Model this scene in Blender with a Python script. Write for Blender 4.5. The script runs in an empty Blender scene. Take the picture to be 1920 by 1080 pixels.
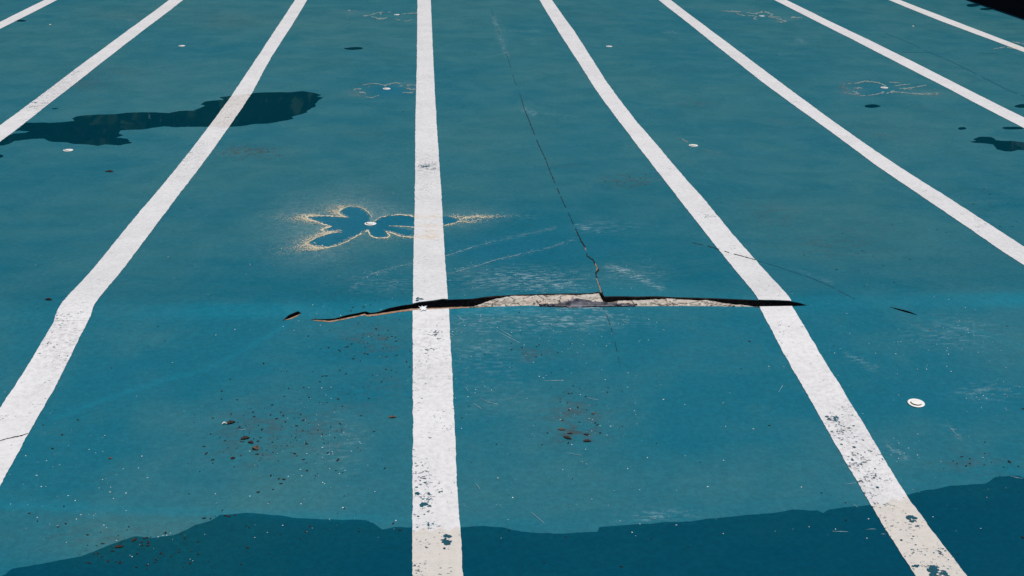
import bpy, bmesh, math, random
import numpy as np
from mathutils import Matrix, Vector, noise as mnoise
from mathutils.geometry import delaunay_2d_cdt
rng = np.random.default_rng(7)
random.seed(7)
scene = bpy.context.scene
COL = scene.collection

# ------------------------------------------------------------------ camera
FPX, PITCH, YAW, ROLL = 2300.0, 0.380506, 0.073967, -0.015257
CAM = np.array([-0.0228, 0.0, 3.55])
def cam_axes():
    cp, sp = math.cos(PITCH), math.sin(PITCH)
    r = np.array([1, 0, 0.]); f = np.array([0, cp, -sp]); d = np.cross(f, r)
    cy, sy = math.cos(YAW), math.sin(YAW)
    Z = np.array([[cy, sy, 0], [-sy, cy, 0], [0, 0, 1]])
    r, d, f = Z @ r, Z @ d, Z @ f
    cr, sr = math.cos(ROLL), math.sin(ROLL)
    return np.array([cr * r + sr * d, -sr * r + cr * d, f])
AX = cam_axes()
cam_data = bpy.data.cameras.new('camera')
cam_data.sensor_width = 36.0
cam_data.lens = 36.0 * FPX / 1920.0
cam_data.clip_end = 2000
cam = bpy.data.objects.new('camera', cam_data); COL.objects.link(cam)
m = Matrix.Identity(4)
for i in range(3):
    m[i][0] = AX[0][i]; m[i][1] = -AX[1][i]; m[i][2] = -AX[2][i]; m[i][3] = CAM[i]
cam.matrix_world = m
scene.camera = cam

# ------------------------------------------------------------------ floor shape (surveyed profile of the pool bottom)
KA = np.array([(0, 0), (4, 0), (5.4, 0.0), (6.0, .018), (7.2, .082), (8.22, .168)])
KB = np.array([(8.22, .168), (9.2, .092), (10.2, .032), (12, -.075), (15, -.175), (19, -.245), (24, -.322), (30, -.385), (60, -.6)])
def hermite(k, x):
    X, Yv = k[:, 0], k[:, 1]
    s = np.gradient(Yv, X)
    i = np.clip(np.searchsorted(X, x) - 1, 0, len(X) - 2)
    h = X[i + 1] - X[i]; t = np.clip((x - X[i]) / h, 0, 1)
    return ((2*t**3 - 3*t**2 + 1) * Yv[i] + (t**3 - 2*t**2 + t) * h * s[i] + (-2*t**3 + 3*t**2) * Yv[i + 1] + (t**3 - t**2) * h * s[i + 1])
def prof(Y):
    Y = np.asarray(Y, float)
    a, b = hermite(KA, np.minimum(Y, 8.22)), hermite(KB, np.maximum(Y, 8.22))
    z = np.where(Y < 8.22, a, b)
    return z - .006 * np.exp(-((Y - 8.22) / .07)**2)
def swell(X, Y):
    return .010*np.sin(X*.9 + .7)*np.sin(Y*.55 + 1) + .006*np.sin(X*1.7 + Y*.8)
def base(X, Y):
    return prof(Y) + swell(np.asarray(X, float), np.asarray(Y, float)) * .5
def unproject(px, surf, dz=0.0):
    px = np.atleast_2d(np.asarray(px, float))
    q = np.stack([(px[:, 0] - 960) / FPX, (px[:, 1] - 540) / FPX, np.ones(len(px))], 1) @ AX
    lo, hi = np.full(len(px), 2.5), np.full(len(px), 70.)
    for _ in range(45):
        t = (lo + hi) / 2; p = CAM + q * t[:, None]
        above = p[:, 2] > surf(p[:, 0], p[:, 1]) + dz
        lo = np.where(above, t, lo); hi = np.where(above, hi, t)
    return CAM + q * ((lo + hi) / 2)[:, None]
def project(P):
    q = (np.asarray(P, float) - CAM) @ AX.T
    return np.stack([960 + FPX * q[:, 0] / q[:, 2], 540 + FPX * q[:, 1] / q[:, 2]], 1)

# lips of the crack (survey points)
LOWER_OUT = [(530,601.4),(543.6,598.6),(559.4,591.8),(564,587),(583,599.6),(590,601),(599,601.9),(618.8,603.3),(638.6,600.3),(670,593.3),(685,590),(688,593.4),(718,589.4),(747.5,584.8),(775,582.2),(802,581.7),(827.5,580.4),(844,579.4),(888,577),(935,574.6),(996.5,572.8),(1028,574.6),(1068,576),(1127,574.8),(1187,574),(1287.5,573.7),(1375,574.6),(1424.5,575.2),(1486,574.3),(1513.4,572.8),(1600,573),(1672,576.4),(1678,579.8),(1701.5,587),(1720.4,591.4)]
BARE = [(530,0),(543,2.6),(559,3),(564,0),(583,0),(590,2),(600,3),(640,4),(685,3.2),(688,5),(750,4.8),(775,4.2),(845,3.6),(885,2.2),(900,0),(1480,0),(1672,0),(1690,.8),(1720,0)]
UPPER = {
 'slit_left': [(530,601),(539.6,591.4),(550,586.5),(559.4,583),(564,586.4)],
 'main': [(583,599.3),(587,597.3),(593,598.7),(626.7,597.3),(640,593.6),(650.5,590.4),(670,587),(684,583.5),(689,584.2),(692,586.6),(698,586.4),(708,585),(728,577.8),(753,572.6),(775,569.6),(785,567),(802.5,565),(815,563.6),(825,562),(829.6,560.9),(840,561.6),(857.7,561),(886,560),(906.7,556.8),(926.5,554.6),(949,553.8),(970,552.2),(996.5,551.8),(1020,550.9),(1060,549.9),(1090,550.2),(1110,549.2),(1129,549.4),(1133,555.6),(1160,555.2),(1194.6,555.9),(1230,555.2),(1258,556.8),(1290,557.6),(1328,558.6),(1375,560.6),(1421.6,562.6),(1450,563.2),(1480,564.4),(1500,568),(1513.4,572.5)],
 'slit_right': [(1672,575.8),(1680,577.6),(1701,582.5),(1712,586.5),(1720.4,591.2)]}
lo_out = np.array(LOWER_OUT); bare = np.array(BARE); bare[:, 1] *= np.where(bare[:, 0] < 760, .62, .8); lo_out[:, 1] += np.interp(lo_out[:, 0], [525, 560, 590, 600, 750, 790], [0, .6, .6, .9, .9, 0])
lo_lip = lo_out.copy(); lo_lip[:, 1] -= np.interp(lo_lip[:, 0], bare[:, 0], bare[:, 1])
P_lip = unproject(lo_lip, base); P_out = unproject(lo_out, base)
XL = np.concatenate([[-16, -6], P_lip[:, 0], [6.5, 16]]); YLv = np.concatenate([[8.0, 8.02], P_lip[:, 1], [8.12, 8.12]])
XO = np.concatenate([[-16, -6], P_out[:, 0], [6.5, 16]]); YOv = np.concatenate([[8.0, 8.02], P_out[:, 1], [8.12, 8.12]])
def Yl(X): return np.interp(X, XL, YLv)
def Yout(X): return np.interp(X, XO, YOv)
def x_at(px, py): return unproject([(px, py)], base)[0, 0]
LIFT = np.array([(x_at(a, 576), b) for a, b in [(760,0),(850,.010),(930,.038),(1000,.048),(1129,.050),(1134,.028),(1250,.024),(1350,.012),(1440,0)]])
def lift(X, Y):
    d = np.maximum(0, Y - Yl(X))
    return np.interp(X, LIFT[:, 0], LIFT[:, 1], 0, 0) * np.exp(-d / .7)
def far(X, Y):
    return base(X, Y) + lift(X, Y)
UP = {k: unproject(v, far) for k, v in UPPER.items()}
def Yu(X):
    X = np.asarray(X, float); y = Yl(X).copy()
    for k, p in UP.items():
        i = (X >= p[0, 0]) & (X <= p[-1, 0])
        y = np.where(i, np.maximum(np.interp(X, p[:, 0], p[:, 1]), y), y)
    return y
def surf(X, Y):
    X = np.asarray(X, float); Y = np.asarray(Y, float)
    return np.where(Y >= Yl(X), far(X, Y), base(X, Y))
def on_floor(px, dz=0.0): return unproject(px, surf, dz)

# ------------------------------------------------------------------ helpers
def make_mesh(name, verts, faces, mat=None, parent=None, smooth=False, mats=None, fmat=None, attrs=None):
    me = bpy.data.meshes.new(name)
    if isinstance(faces, np.ndarray):
        vv = np.asarray(verts, np.float32).reshape(-1, 3); ff = np.asarray(faces, np.int32); k = ff.shape[1]
        me.vertices.add(len(vv)); me.vertices.foreach_set('co', vv.ravel())
        me.loops.add(ff.size); me.loops.foreach_set('vertex_index', ff.ravel())
        me.polygons.add(len(ff)); me.polygons.foreach_set('loop_start', np.arange(len(ff), dtype=np.int32) * k)
        me.update(calc_edges=True)
    else:
        me.from_pydata([tuple(map(float, v)) for v in verts], [], [tuple(map(int, f)) for f in faces])
    for mm in (mats or ([mat] if mat else [])): me.materials.append(mm)
    if fmat is not None: me.polygons.foreach_set('material_index', np.asarray(fmat, np.int32))
    if smooth: me.polygons.foreach_set('use_smooth', np.ones(len(me.polygons), bool))
    if attrs:
        for k, v in attrs.items():
            a = me.attributes.new(k, 'FLOAT', 'POINT'); a.data.foreach_set('value', np.asarray(v, np.float32))
    me.update()
    o = bpy.data.objects.new(name, me); COL.objects.link(o)
    if parent: o.parent = parent
    return o
def tag(o, label=None, cat=None, group=None, kind=None):
    if label: o['label'] = label
    if cat: o['category'] = cat
    if group: o['group'] = group
    if kind: o['kind'] = kind
    return o
def empty(name, loc):
    o = bpy.data.objects.new(name, None); o.location = loc; COL.objects.link(o); o.empty_display_size = .1
    return o
class Nodes:
    def __init__(s, name):
        s.m = bpy.data.materials.new(name); s.m.use_nodes = True; s.t = s.m.node_tree; s.t.nodes.clear()
        s.out = s.t.nodes.new('ShaderNodeOutputMaterial'); s.tc = None
    def n(s, typ, ins=None, **kw):
        x = s.t.nodes.new(typ)
        for k, v in kw.items(): setattr(x, k, v)
        for k, v in (ins or {}).items(): s.put(x.inputs[k], v)
        return x
    def put(s, sock, v):
        if hasattr(v, 'is_output') or isinstance(v, bpy.types.NodeSocket): s.t.links.new(v, sock)
        else: sock.default_value = v
    def obj(s):
        if not s.tc: s.tc = s.n('ShaderNodeTexCoord')
        return s.tc.outputs['Object']
    def scaled(s, vec): 
        return s.n('ShaderNodeMapping', {'Vector': s.obj(), 'Scale': vec}).outputs[0]
    def noise(s, scale, detail=4, rough=.6, vec=None, dist=0):
        return s.n('ShaderNodeTexNoise', {'Vector': vec or s.obj(), 'Scale': scale, 'Detail': detail, 'Roughness': rough, 'Distortion': dist}).outputs['Fac']
    def attr(s, name): return s.n('ShaderNodeAttribute', attribute_name=name).outputs['Fac']
    def math(s, op, a, b=0.0, clamp=False):
        x = s.n('ShaderNodeMath', operation=op, use_clamp=clamp); s.put(x.inputs[0], a); s.put(x.inputs[1], b); return x.outputs[0]
    def ramp(s, v, a, b, lo=0., hi=1.):
        x = s.n('ShaderNodeMapRange', interpolation_type='SMOOTHSTEP'); s.put(x.inputs['Value'], v)
        s.put(x.inputs['From Min'], a); s.put(x.inputs['From Max'], b); s.put(x.inputs['To Min'], lo); s.put(x.inputs['To Max'], hi); return x.outputs[0]
    def mix(s, f, a, b):
        x = s.n('ShaderNodeMix', data_type='RGBA'); s.put(x.inputs[0], f)
        s.put(x.inputs[6], a if not isinstance(a, tuple) else (*a, 1)); s.put(x.inputs[7], b if not isinstance(b, tuple) else (*b, 1)); return x.outputs[2]
    def bsdf(s, color, rough=.6, spec=.3, bump=None, bstr=.2, bdist=.005):
        b = s.n('ShaderNodeBsdfPrincipled'); s.put(b.inputs['Base Color'], color if not isinstance(color, tuple) else (*color, 1))
        s.put(b.inputs['Roughness'], rough); s.put(b.inputs['Specular IOR Level'], spec)
        if bump is not None:
            bp = s.n('ShaderNodeBump', {'Strength': bstr, 'Distance': bdist, 'Height': bump}); s.put(b.inputs['Normal'], bp.outputs[0])
        s.t.links.new(b.outputs[0], s.out.inputs[0]); return s.m

# ------------------------------------------------------------------ materials
def mat_floor():
    N = Nodes('blue_pool_paint')
    big = N.noise(.33, 5, .6, dist=.6); mid = N.noise(1.7, 6, .65, dist=.4); fine = N.noise(28, 5, .7); grit = N.noise(170, 3, .7)
    streak = N.noise(1.0, 6, .7, vec=N.scaled((1.1, 3.2, 1)))
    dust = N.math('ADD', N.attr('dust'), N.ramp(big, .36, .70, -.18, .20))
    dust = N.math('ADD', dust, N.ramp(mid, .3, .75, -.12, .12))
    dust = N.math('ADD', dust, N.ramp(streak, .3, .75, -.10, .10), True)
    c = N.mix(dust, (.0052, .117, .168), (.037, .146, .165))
    c = N.mix(N.math('MULTIPLY', N.attr('clean'), .85), c, (.0048, .118, .188))
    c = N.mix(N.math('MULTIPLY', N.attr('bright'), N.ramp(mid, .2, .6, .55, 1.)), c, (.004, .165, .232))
    green = N.math('MULTIPLY', N.ramp(N.noise(.8, 5, .6, dist=.5), .52, .76), .10)
    c = N.mix(green, c, (.040, .110, .105))
    # rusty and dark grit held in low spots
    blot = N.ramp(N.noise(9, 6, .72, vec=N.scaled((1, 1.6, 1))), .46, .60)
    c = N.mix(N.math('MULTIPLY', N.math('MULTIPLY', N.attr('brown'), .68), blot, True), c, (.060, .042, .034))
    gr = N.ramp(N.noise(38, 4, .7), .60, .70)
    c = N.mix(N.math('MULTIPLY', N.attr('grit'), gr, True), c, (.018, .022, .024))
    # worn chalky scuffs
    sc = N.ramp(N.noise(22, 6, .75, vec=N.scaled((.55, 1.5, 1))), .46, .72)
    c = N.mix(N.math('MULTIPLY', N.attr('scuff'), sc, True), c, (.34, .46, .50))
    hn = N.ramp(N.math('ADD', N.math('MULTIPLY', N.noise(60, 3, .7), .6), N.math('MULTIPLY', N.noise(16, 4, .7), .4)), .44, .60)
    c = N.mix(N.math('MULTIPLY', N.attr('halo'), N.math('ADD', N.math('MULTIPLY', hn, .8), .2), True), c, (.22, .30, .30))
    sp = N.ramp(fine, .3, .75, -.10, .13)
    hsv = N.n('ShaderNodeHueSaturation', {'Color': c, 'Value': N.math('ADD', N.math('ADD', sp, 1.0), N.ramp(grit, .35, .7, -.09, .10))})
    rough = N.ramp(mid, .3, .7, .42, .62)
    return N.bsdf(hsv.outputs[0], rough, .32, N.math('ADD', N.math('MULTIPLY', mid, .7), N.math('MULTIPLY', fine, .12)), .25, .02)
def mat_line():
    N = Nodes('white_line_paint')
    n1 = N.noise(2.2, 5, .65); n2 = N.noise(30, 5, .75); n3 = N.noise(90, 4, .7)
    brush = N.noise(12, 5, .7, vec=N.scaled((.5, 2.2, 1)))
    c = N.mix(N.ramp(n1, .35, .7), (.69, .682, .675), (.625, .618, .612))
    c = N.mix(N.ramp(brush, .50, .80, 0, .40), c, (.55, .55, .57))
    c = N.mix(N.math('MULTIPLY', N.attr('grime'), N.ramp(n2, .40, .68)), c, (.34, .33, .34))
    c = N.mix(N.attr('wet'), c, N.mix(N.ramp(n2, .3, .75), (.575, .53, .475), (.51, .47, .415)))
    c = N.mix(N.math('MULTIPLY', N.attr('rust'), N.ramp(n2, .38, .68)), c, (.60, .46, .28))
    thr = N.math('SUBTRACT', .632, N.math('MULTIPLY', N.attr('wear'), .155))
    v = N.math('ADD', N.math('MULTIPLY', N.noise(52, 4, .68), .66), N.math('MULTIPLY', N.noise(9, 3, .6), .34))
    chip = N.math('MULTIPLY', N.math('SUBTRACT', v, thr), 30, True)
    c = N.mix(chip, c, N.mix(N.ramp(N.noise(14, 2), .4, .6), (.008, .080, .118), (.040, .055, .066)))
    spk = N.math('MULTIPLY', N.ramp(n3, .70, .74), .7)
    c = N.mix(spk, c, (.12, .12, .13))
    return N.bsdf(c, .6, .25, n2, .10, .002)
def mat_simple(name, col, rough=.7, spec=.3, col2=None, scale=20, bump=True, bdist=.004, bstr=.4):
    N = Nodes(name); n = N.noise(scale, 5, .7)
    c = N.mix(N.ramp(n, .35, .68), col, col2 or tuple(v * .7 for v in col))
    return N.bsdf(c, rough, spec, n if bump else None, bstr, bdist)
def mat_concrete():
    N = Nodes('broken_concrete')
    n = N.noise(24, 6, .75); big = N.noise(7, 4, .6)
    c = N.mix(N.ramp(n, .35, .62), (.34, .31, .27), (.56, .525, .465))
    c = N.mix(N.ramp(big, .45, .7, 0, .6), c, (.56, .44, .36))
    vor = N.n('ShaderNodeTexVoronoi', {'Vector': N.scaled((1, 2.0, 2.5)), 'Scale': 6.0}, feature='DISTANCE_TO_EDGE').outputs['Distance']
    c = N.mix(N.ramp(vor, .0, .055, .9, 0.), c, (.06, .05, .045))
    c = N.mix(N.ramp(N.noise(26, 3, .6), .63, .68), c, (.045, .04, .035))
    return N.bsdf(c, .9, .15, N.math('ADD', n, N.math('MULTIPLY', vor, 1.0)), .8, .02)
def mat_water(name, tint, rough=.015, wave=.03, spec=1.333):
    N = Nodes(name)
    tr = N.n('ShaderNodeBsdfTransparent', {'Color': (*tint, 1)})
    bp = N.n('ShaderNodeBump', {'Strength': wave, 'Distance': .01, 'Height': N.noise(3.0, 3, .5, vec=N.scaled((1, .4, 1)))})
    gl = N.n('ShaderNodeBsdfGlossy', {'Color': (1, 1, 1, 1), 'Roughness': rough, 'Normal': bp.outputs[0]})
    fr = N.n('ShaderNodeFresnel', {'IOR': spec, 'Normal': bp.outputs[0]})
    mx = N.n('ShaderNodeMixShader', {0: fr.outputs[0], 1: tr.outputs[0], 2: gl.outputs[0]})
    N.t.links.new(mx.outputs[0], N.out.inputs[0]); return N.m
M_FLOOR, M_LINE, M_CONC = mat_floor(), mat_line(), mat_concrete()
M_VOID = mat_simple('shaded_cavity_soil', (.12, .115, .11), .95, .1, (.05, .048, .046), 30)
M_BARE = mat_simple('bare_brown_screed', (.23, .13, .075), .9, .1, (.40, .28, .19), 30)
M_SEAL = mat_simple('old_sealant', (.010, .011, .018), .5, .4, (.13, .13, .16), 13, True, .012, .8)
M_CRACK = mat_simple('dark_crack', (.022, .024, .026), .95, .05)
M_CRUST = mat_simple('mineral_crust', (.60, .53, .37), .9, .1, (.42, .41, .34), 40)
M_CRUSTPALE = mat_simple('pale_mineral_film', (.20, .245, .235), .9, .1, (.09, .175, .195), 40)
M_RUST = mat_simple('rust_stain', (.66, .50, .31), .8, .1, (.70, .60, .46), 25)
M_CAP = mat_simple('white_plastic', (.80, .78, .72), .45, .4, (.74, .73, .70), 60, True, .001)
M_GROOVE = mat_simple('dirty_groove', (.020, .018, .014), .9, .1, (.09, .075, .045), 40)
M_LEAF = mat_simple('dried_leaf_brown', (.042, .026, .018), .8, .2, (.012, .009, .007), 60)
M_LEAFTAN = mat_simple('dried_leaf_tan', (.13, .085, .055), .8, .2, (.032, .021, .015), 60)
M_STALK = mat_simple('pale_stalk', (.62, .58, .50), .8, .2)
M_FLECK = mat_simple('white_paint_flecks', (.74, .78, .80), .6, .3)
M_PALE = mat_simple('chalk_scratch', (.22, .36, .41), .7, .2)
M_GRIT = mat_simple('dark_grit', (.014, .013, .013), .9, .1, (.034, .024, .021), 50)
M_TEAL = mat_simple('fresh_teal_paint', (.006, .175, .255), .5, .3, (.010, .150, .220), 8)
M_TEALDK = mat_simple('dark_teal_seam', (.010, .092, .135), .6, .3, (.014, .115, .155), 30)
M_WATER = mat_water('shallow_water', (.30, .66, .72), spec=1.12)
M_PUDDLE = mat_water('puddle_water', (.16, .50, .555), wave=.05, spec=1.2)
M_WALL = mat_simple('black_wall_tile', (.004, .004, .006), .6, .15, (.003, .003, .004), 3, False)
M_DECK = mat_simple('concrete_deck', (.33, .32, .30), .85, .2, (.26, .25, .24), 3)
M_WALLBLUE = mat_simple('blue_wall_paint', (.006, .12, .20), .6, .3, (.02, .13, .18), 2)

# ------------------------------------------------------------------ survey tables in photograph pixels
LINES = {
-3:([(83,0),(40,21),(0,41)],[(107,0),(54,27),(0,54)]),
-2:([(317,0),(230,64),(143,128),(70,183),(0,235)],[(343,0),(262,62),(177,128),(90,196),(0,266)]),
-1:([(553,0),(512,62),(470,126),(430,185),(392,237),(345,297),(293,360),(230,435),(178,500),(110,577),(100,605),(30,720),(0,765)],
    [(576,0),(547,48),(508,108),(473,173),(430,237),(387,297),(339,360),(298,415),(258,467),(220,517),(175,575),(170,593),(155,622),(106,720),(50,820),(0,912)]),
0:([(782.7,0),(781.7,112),(779,220),(778,360),(775.5,480),(774,562),(774,581),(774,720),(773.5,900),(773.3,1080)],
   [(807.7,0),(813,125),(818,220),(827.5,360),(833,463),(840,562),(841.7,580),(848.5,720),(857.3,900),(867.3,1080)]),
1:([(1011.7,0),(1048,60),(1116.7,167),(1156.7,222),(1215,298),(1263,360),(1280,382),(1347,467),(1422,562),(1424,577),(1502,720),(1633,947),(1718,1080)],
   [(1035,0),(1076.7,58),(1133,147),(1193,227),(1240,281),(1280,328),(1311,363),(1370,434),(1417,488),(1484,563),(1486,575),(1574,720),(1703,933),(1813,1080)]),
2:([(1235,0),(1280,35),(1427,152),(1567,253),(1717,360),(1920,497)],[(1258,0),(1280,17),(1348,68),(1435,133),(1583,242),(1762,360),(1920,462)]),
3:([(1452,0),(1525,37),(1597,73),(1690,121),(1780,167),(1920,240)],[(1475,0),(1550,37),(1630,75),(1705,112),(1780,150),(1920,220)]),
4:([(1667,0),(1762.5,38.75),(1920,97.5)],[(1687.5,0),(1767.5,30.6),(1920,89)]),
}
BIG = [(48,230),(80,230),(93,231),(120,229),(140,226.7),(133,222.5),(142,218.7),(163,216),(217,214),(237,211.7),(260,211),(287,210.5),(317,212),(337,208),(362,207.5),(385,198.7),(375,196),(387,189.7),(420,187.5),(412,182.5),(430,180),(473,174.7),(500,173),(517,173),(547,173),(567,171),(583,173),(603,178),(593,181),(606,183),(590,194),(594,198),(575,208),(577.5,211),(550,218.7),(552.5,223),(533,226),(503,231.7),(477,233),(450,237),(430,238),(392,237.5),(350,238),(325,239),(307,237),(277,241.7),(250,243.7),(228,244.5),(222,251),(232.5,254),(218,258),(238,260),(241,265),(247,268),(223,273),(198,271),(185,273.7),(165,271),(140,270),(128,267.5),(95,266),(82,260),(58,261),(27,264),(22,266.7),(17,270),(5,273),(-15,273),(-20,268),(0,262),(12,257),(24,250.5),(47,249.3),(56,246.3),(37,245),(28,246)]
RIGHTP = [(1819.7,266),(1831,264),(1824.6,260.4),(1832,257.6),(1840.5,256.5),(1857,257),(1866,259.7),(1867,263),(1885,264),(1903,264.6),(1920,266.7),(1960,268),(1965,280),(1920,282),(1910,281),(1897.5,284.7),(1885,284),(1867.6,280),(1863,271.5),(1846,269),(1829,268)]
EDGE = [(-700,1130),(-60,1100),(0,1081),(10,1078),(23,1067),(53,1062),(100,1053),(153,1043),(210,1020),(253,1006),(283,1009),(323,1003),(367,985),(393,977),(413,965),(473,963),(520,968),(567,972),(640,974),(687,975),(700,981),(717,993),(740,990),(773,990),(867,988),(907,987),(940,990),(960,995),(1007,1000),(1060,1000),(1120,997),(1123,988),(1160,985),(1220,982),(1280,979),(1350,970),(1423,965),(1487,957),(1533,957),(1543,962),(1557,955),(1633,947),(1710,927),(1740,918),(1780,912),(1847,907),(1867,895),(1910,892),(1925,900),(1980,905),(2300,890),(2800,880)]
PETAL = [(689.5,431),(668,442.6),(650.5,452.3),(631,460.3),(613,463.9),(602.7,464.7),(588.5,462),(578,456.8),(583,450.6),(593.9,445.3),(609.8,440),(624,436.4),(636.4,433.8),(613.3,433.8),(608,431),(613.3,427.6),(622.2,424.5),(606,419.6),(592,414.3),(581.5,409.8),(579.7,406.8),(588.5,405.4),(606,405),(631,406.3),(653,407.5),(641.7,402.8),(635.5,398.3),(640,393),(648.8,388.6),(657.6,387.4),(670,388.6),(682.4,393),(691.3,399.2),(696.6,406.3)]
PETAL2 = [(700,415),(712.5,408),(730,404),(748,402.8),(765.6,403.6),(776,406),(840,405),(862,412),(858,417),(833,422),(776,426.5),(765.6,424.9),(748,424),(729,423),(776,432),(776,444),(751,442.6),(735.5,437.3),(722,434),(730,440),(728.4,444.4),(712.5,446),(700,444.4),(693,440),(690.4,431)]

# ------------------------------------------------------------------ pool floor (one sheet, open along the crack)
def seg_dist(P, poly):
    d = np.full(len(P), 1e9); poly = np.asarray(poly, float)
    for a, b in zip(poly[:-1], poly[1:]):
        v = b - a; t = np.clip(((P - a) @ v) / max(v @ v, 1e-9), 0, 1)
        d = np.minimum(d, np.hypot(*(P - a - t[:, None] * v).T))
    return d
def inside(P, poly):
    poly = np.asarray(poly); r = np.zeros(len(P), bool); j = len(poly) - 1
    for i in range(len(poly)):
        xi, yi = poly[i]; xj, yj = poly[j]
        if abs(yj - yi) > 1e-9:
            c = ((yi > P[:, 1]) != (yj > P[:, 1])) & (P[:, 0] < (xj - xi) * (P[:, 1] - yi) / (yj - yi) + xi)
            r ^= c
        j = i
    return r
XMIN, XMAX, YMIN, YMAX = -14.0, 0.0, 1.3, 46.0
wall_pts = on_floor([(1815, 0), (1868, 17.5), (1920, 35)])
XMAX = float(wall_pts[:, 0].mean()) + .30
xs = np.unique(np.round(np.concatenate([np.arange(XMIN, -4, .09), np.arange(-4, 5.2, .03), np.arange(5.2, XMAX, .09), [XMAX], [p[0, 0] for p in UP.values()], [p[-1, 0] for p in UP.values()], UP['main'][30:36, 0]]), 4))
def grade(n, total, first):
    # geometric steps
    lo, hi = 1.0001, 1.2
    for _ in range(60):
        q = (lo + hi) / 2
        if first * (q**n - 1) / (q - 1) > total: hi = q
        else: lo = q
    s = np.concatenate([[0], np.cumsum(first * lo**np.arange(n))]); return s / s[-1]
gf = grade(380, YMAX - 8.1, .022); gn = np.linspace(0, 1, 210)
yu, yl = Yu(xs), Yl(xs)
YF = yu[None] + (YMAX - yu[None]) * gf[:, None]; YN = yl[None] + (YMIN - yl[None]) * gn[:, None]
XF = np.broadcast_to(xs, YF.shape); XN = np.broadcast_to(xs, YN.shape)
VF = np.stack([XF.ravel(), YF.ravel(), far(XF.ravel(), YF.ravel())], 1)
VN = np.stack([XN.ravel(), YN.ravel(), base(XN.ravel(), YN.ravel())], 1)
def gridfaces(r, c, off=0, flip=False):
    i = np.arange(r - 1)[:, None] * c + np.arange(c - 1)[None]
    f = np.stack([i, i + 1, i + c + 1, i + c], -1).reshape(-1, 4) + off
    return f[:, ::-1] if flip else f
V = np.concatenate([VF, VN]); F = np.concatenate([gridfaces(len(gf), len(xs)), gridfaces(len(gn), len(xs), len(VF), True)])
px = project(V)
def blob(x, y, rx, ry, s=1.0): return s * np.exp(-(((px[:, 0] - x) / rx)**2 + ((px[:, 1] - y) / ry)**2))
A = {}
yy = px[:, 1]; xx = px[:, 0]
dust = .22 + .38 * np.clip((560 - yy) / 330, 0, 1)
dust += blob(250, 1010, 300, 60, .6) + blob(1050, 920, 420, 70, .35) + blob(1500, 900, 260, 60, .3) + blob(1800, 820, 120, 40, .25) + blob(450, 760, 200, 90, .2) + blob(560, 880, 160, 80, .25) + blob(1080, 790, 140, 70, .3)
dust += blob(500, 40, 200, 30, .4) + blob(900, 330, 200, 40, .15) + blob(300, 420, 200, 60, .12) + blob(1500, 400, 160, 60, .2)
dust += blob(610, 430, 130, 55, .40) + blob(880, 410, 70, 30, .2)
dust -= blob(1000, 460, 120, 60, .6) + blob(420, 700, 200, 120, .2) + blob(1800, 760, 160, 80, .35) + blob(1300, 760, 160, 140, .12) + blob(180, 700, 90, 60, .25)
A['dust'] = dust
eV = np.array(EDGE, float)
clean = np.maximum(inside(px, PETAL), inside(px, PETAL2)).astype(float)
clean += blob(726, 168, 38, 11, 1.1) + blob(1640, 167, 45, 10, .6) + blob(960, 465, 120, 28, .7) + blob(1480, 225, 8, 3, .1)
clean = np.clip(clean, 0, 1); clean = np.clip(clean, 0, 1)
A['clean'] = clean
pet = np.maximum(inside(px, PETAL), inside(px, PETAL2)) > .5
near_st = (abs(px[:, 0] - 720) < 320) & (abs(px[:, 1] - 420) < 130)
halo = np.zeros(len(px)); q = px[near_st] * np.array([1, 2.1])
sc2 = lambda P: np.array(P) * np.array([1, 2.1])
dl = seg_dist(q, sc2(PETAL[5:])); dr = seg_dist(q, sc2(PETAL2[:19]))
halo[near_st] = .40 * np.exp(-dl / 22) + .30 * np.exp(-(dl / 75)**2) + .30 * np.exp(-dr / 14) + .35 * np.exp(-(np.hypot(q[:, 0] - 885, (q[:, 1] - 856)) / 42)**2)
A['halo'] = np.where(pet, 0, np.clip(halo, 0, .8)) + sum(blob(*b) for b in [(665, 176, 22, 7, .22), (770, 158, 30, 6, .15), (1595, 172, 26, 10, .22), (1735, 174, 30, 6, .2), (1380, 22, 30, 4, .15), (1470, 38, 20, 4, .15), (650, 25, 40, 6, .15), (1340, 288, 24, 8, .12)])
Yc = V[:, 1]
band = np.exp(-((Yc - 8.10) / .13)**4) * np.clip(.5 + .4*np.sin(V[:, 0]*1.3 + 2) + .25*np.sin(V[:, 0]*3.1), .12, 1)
crease_light = np.exp(-((yy - np.interp(xx, [0, 400, 640, 1100, 1920], [946, 962, 972, 985, 880])) / 9)**2) * np.clip(np.interp(xx, [0, 400, 640, 800, 1100], [.55, .5, .5, .2, .12]), 0, 1)  # lighter tone painted along the near crease, standing in for the highlight there
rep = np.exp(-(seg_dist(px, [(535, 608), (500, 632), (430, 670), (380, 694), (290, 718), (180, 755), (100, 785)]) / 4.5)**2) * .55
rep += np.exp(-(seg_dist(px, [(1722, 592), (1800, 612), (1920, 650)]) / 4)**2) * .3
A['bright'] = np.clip(band * .66 + crease_light * .85 + rep * .75 + blob(1180, 545, 160, 18, .35), 0, 1)
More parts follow.
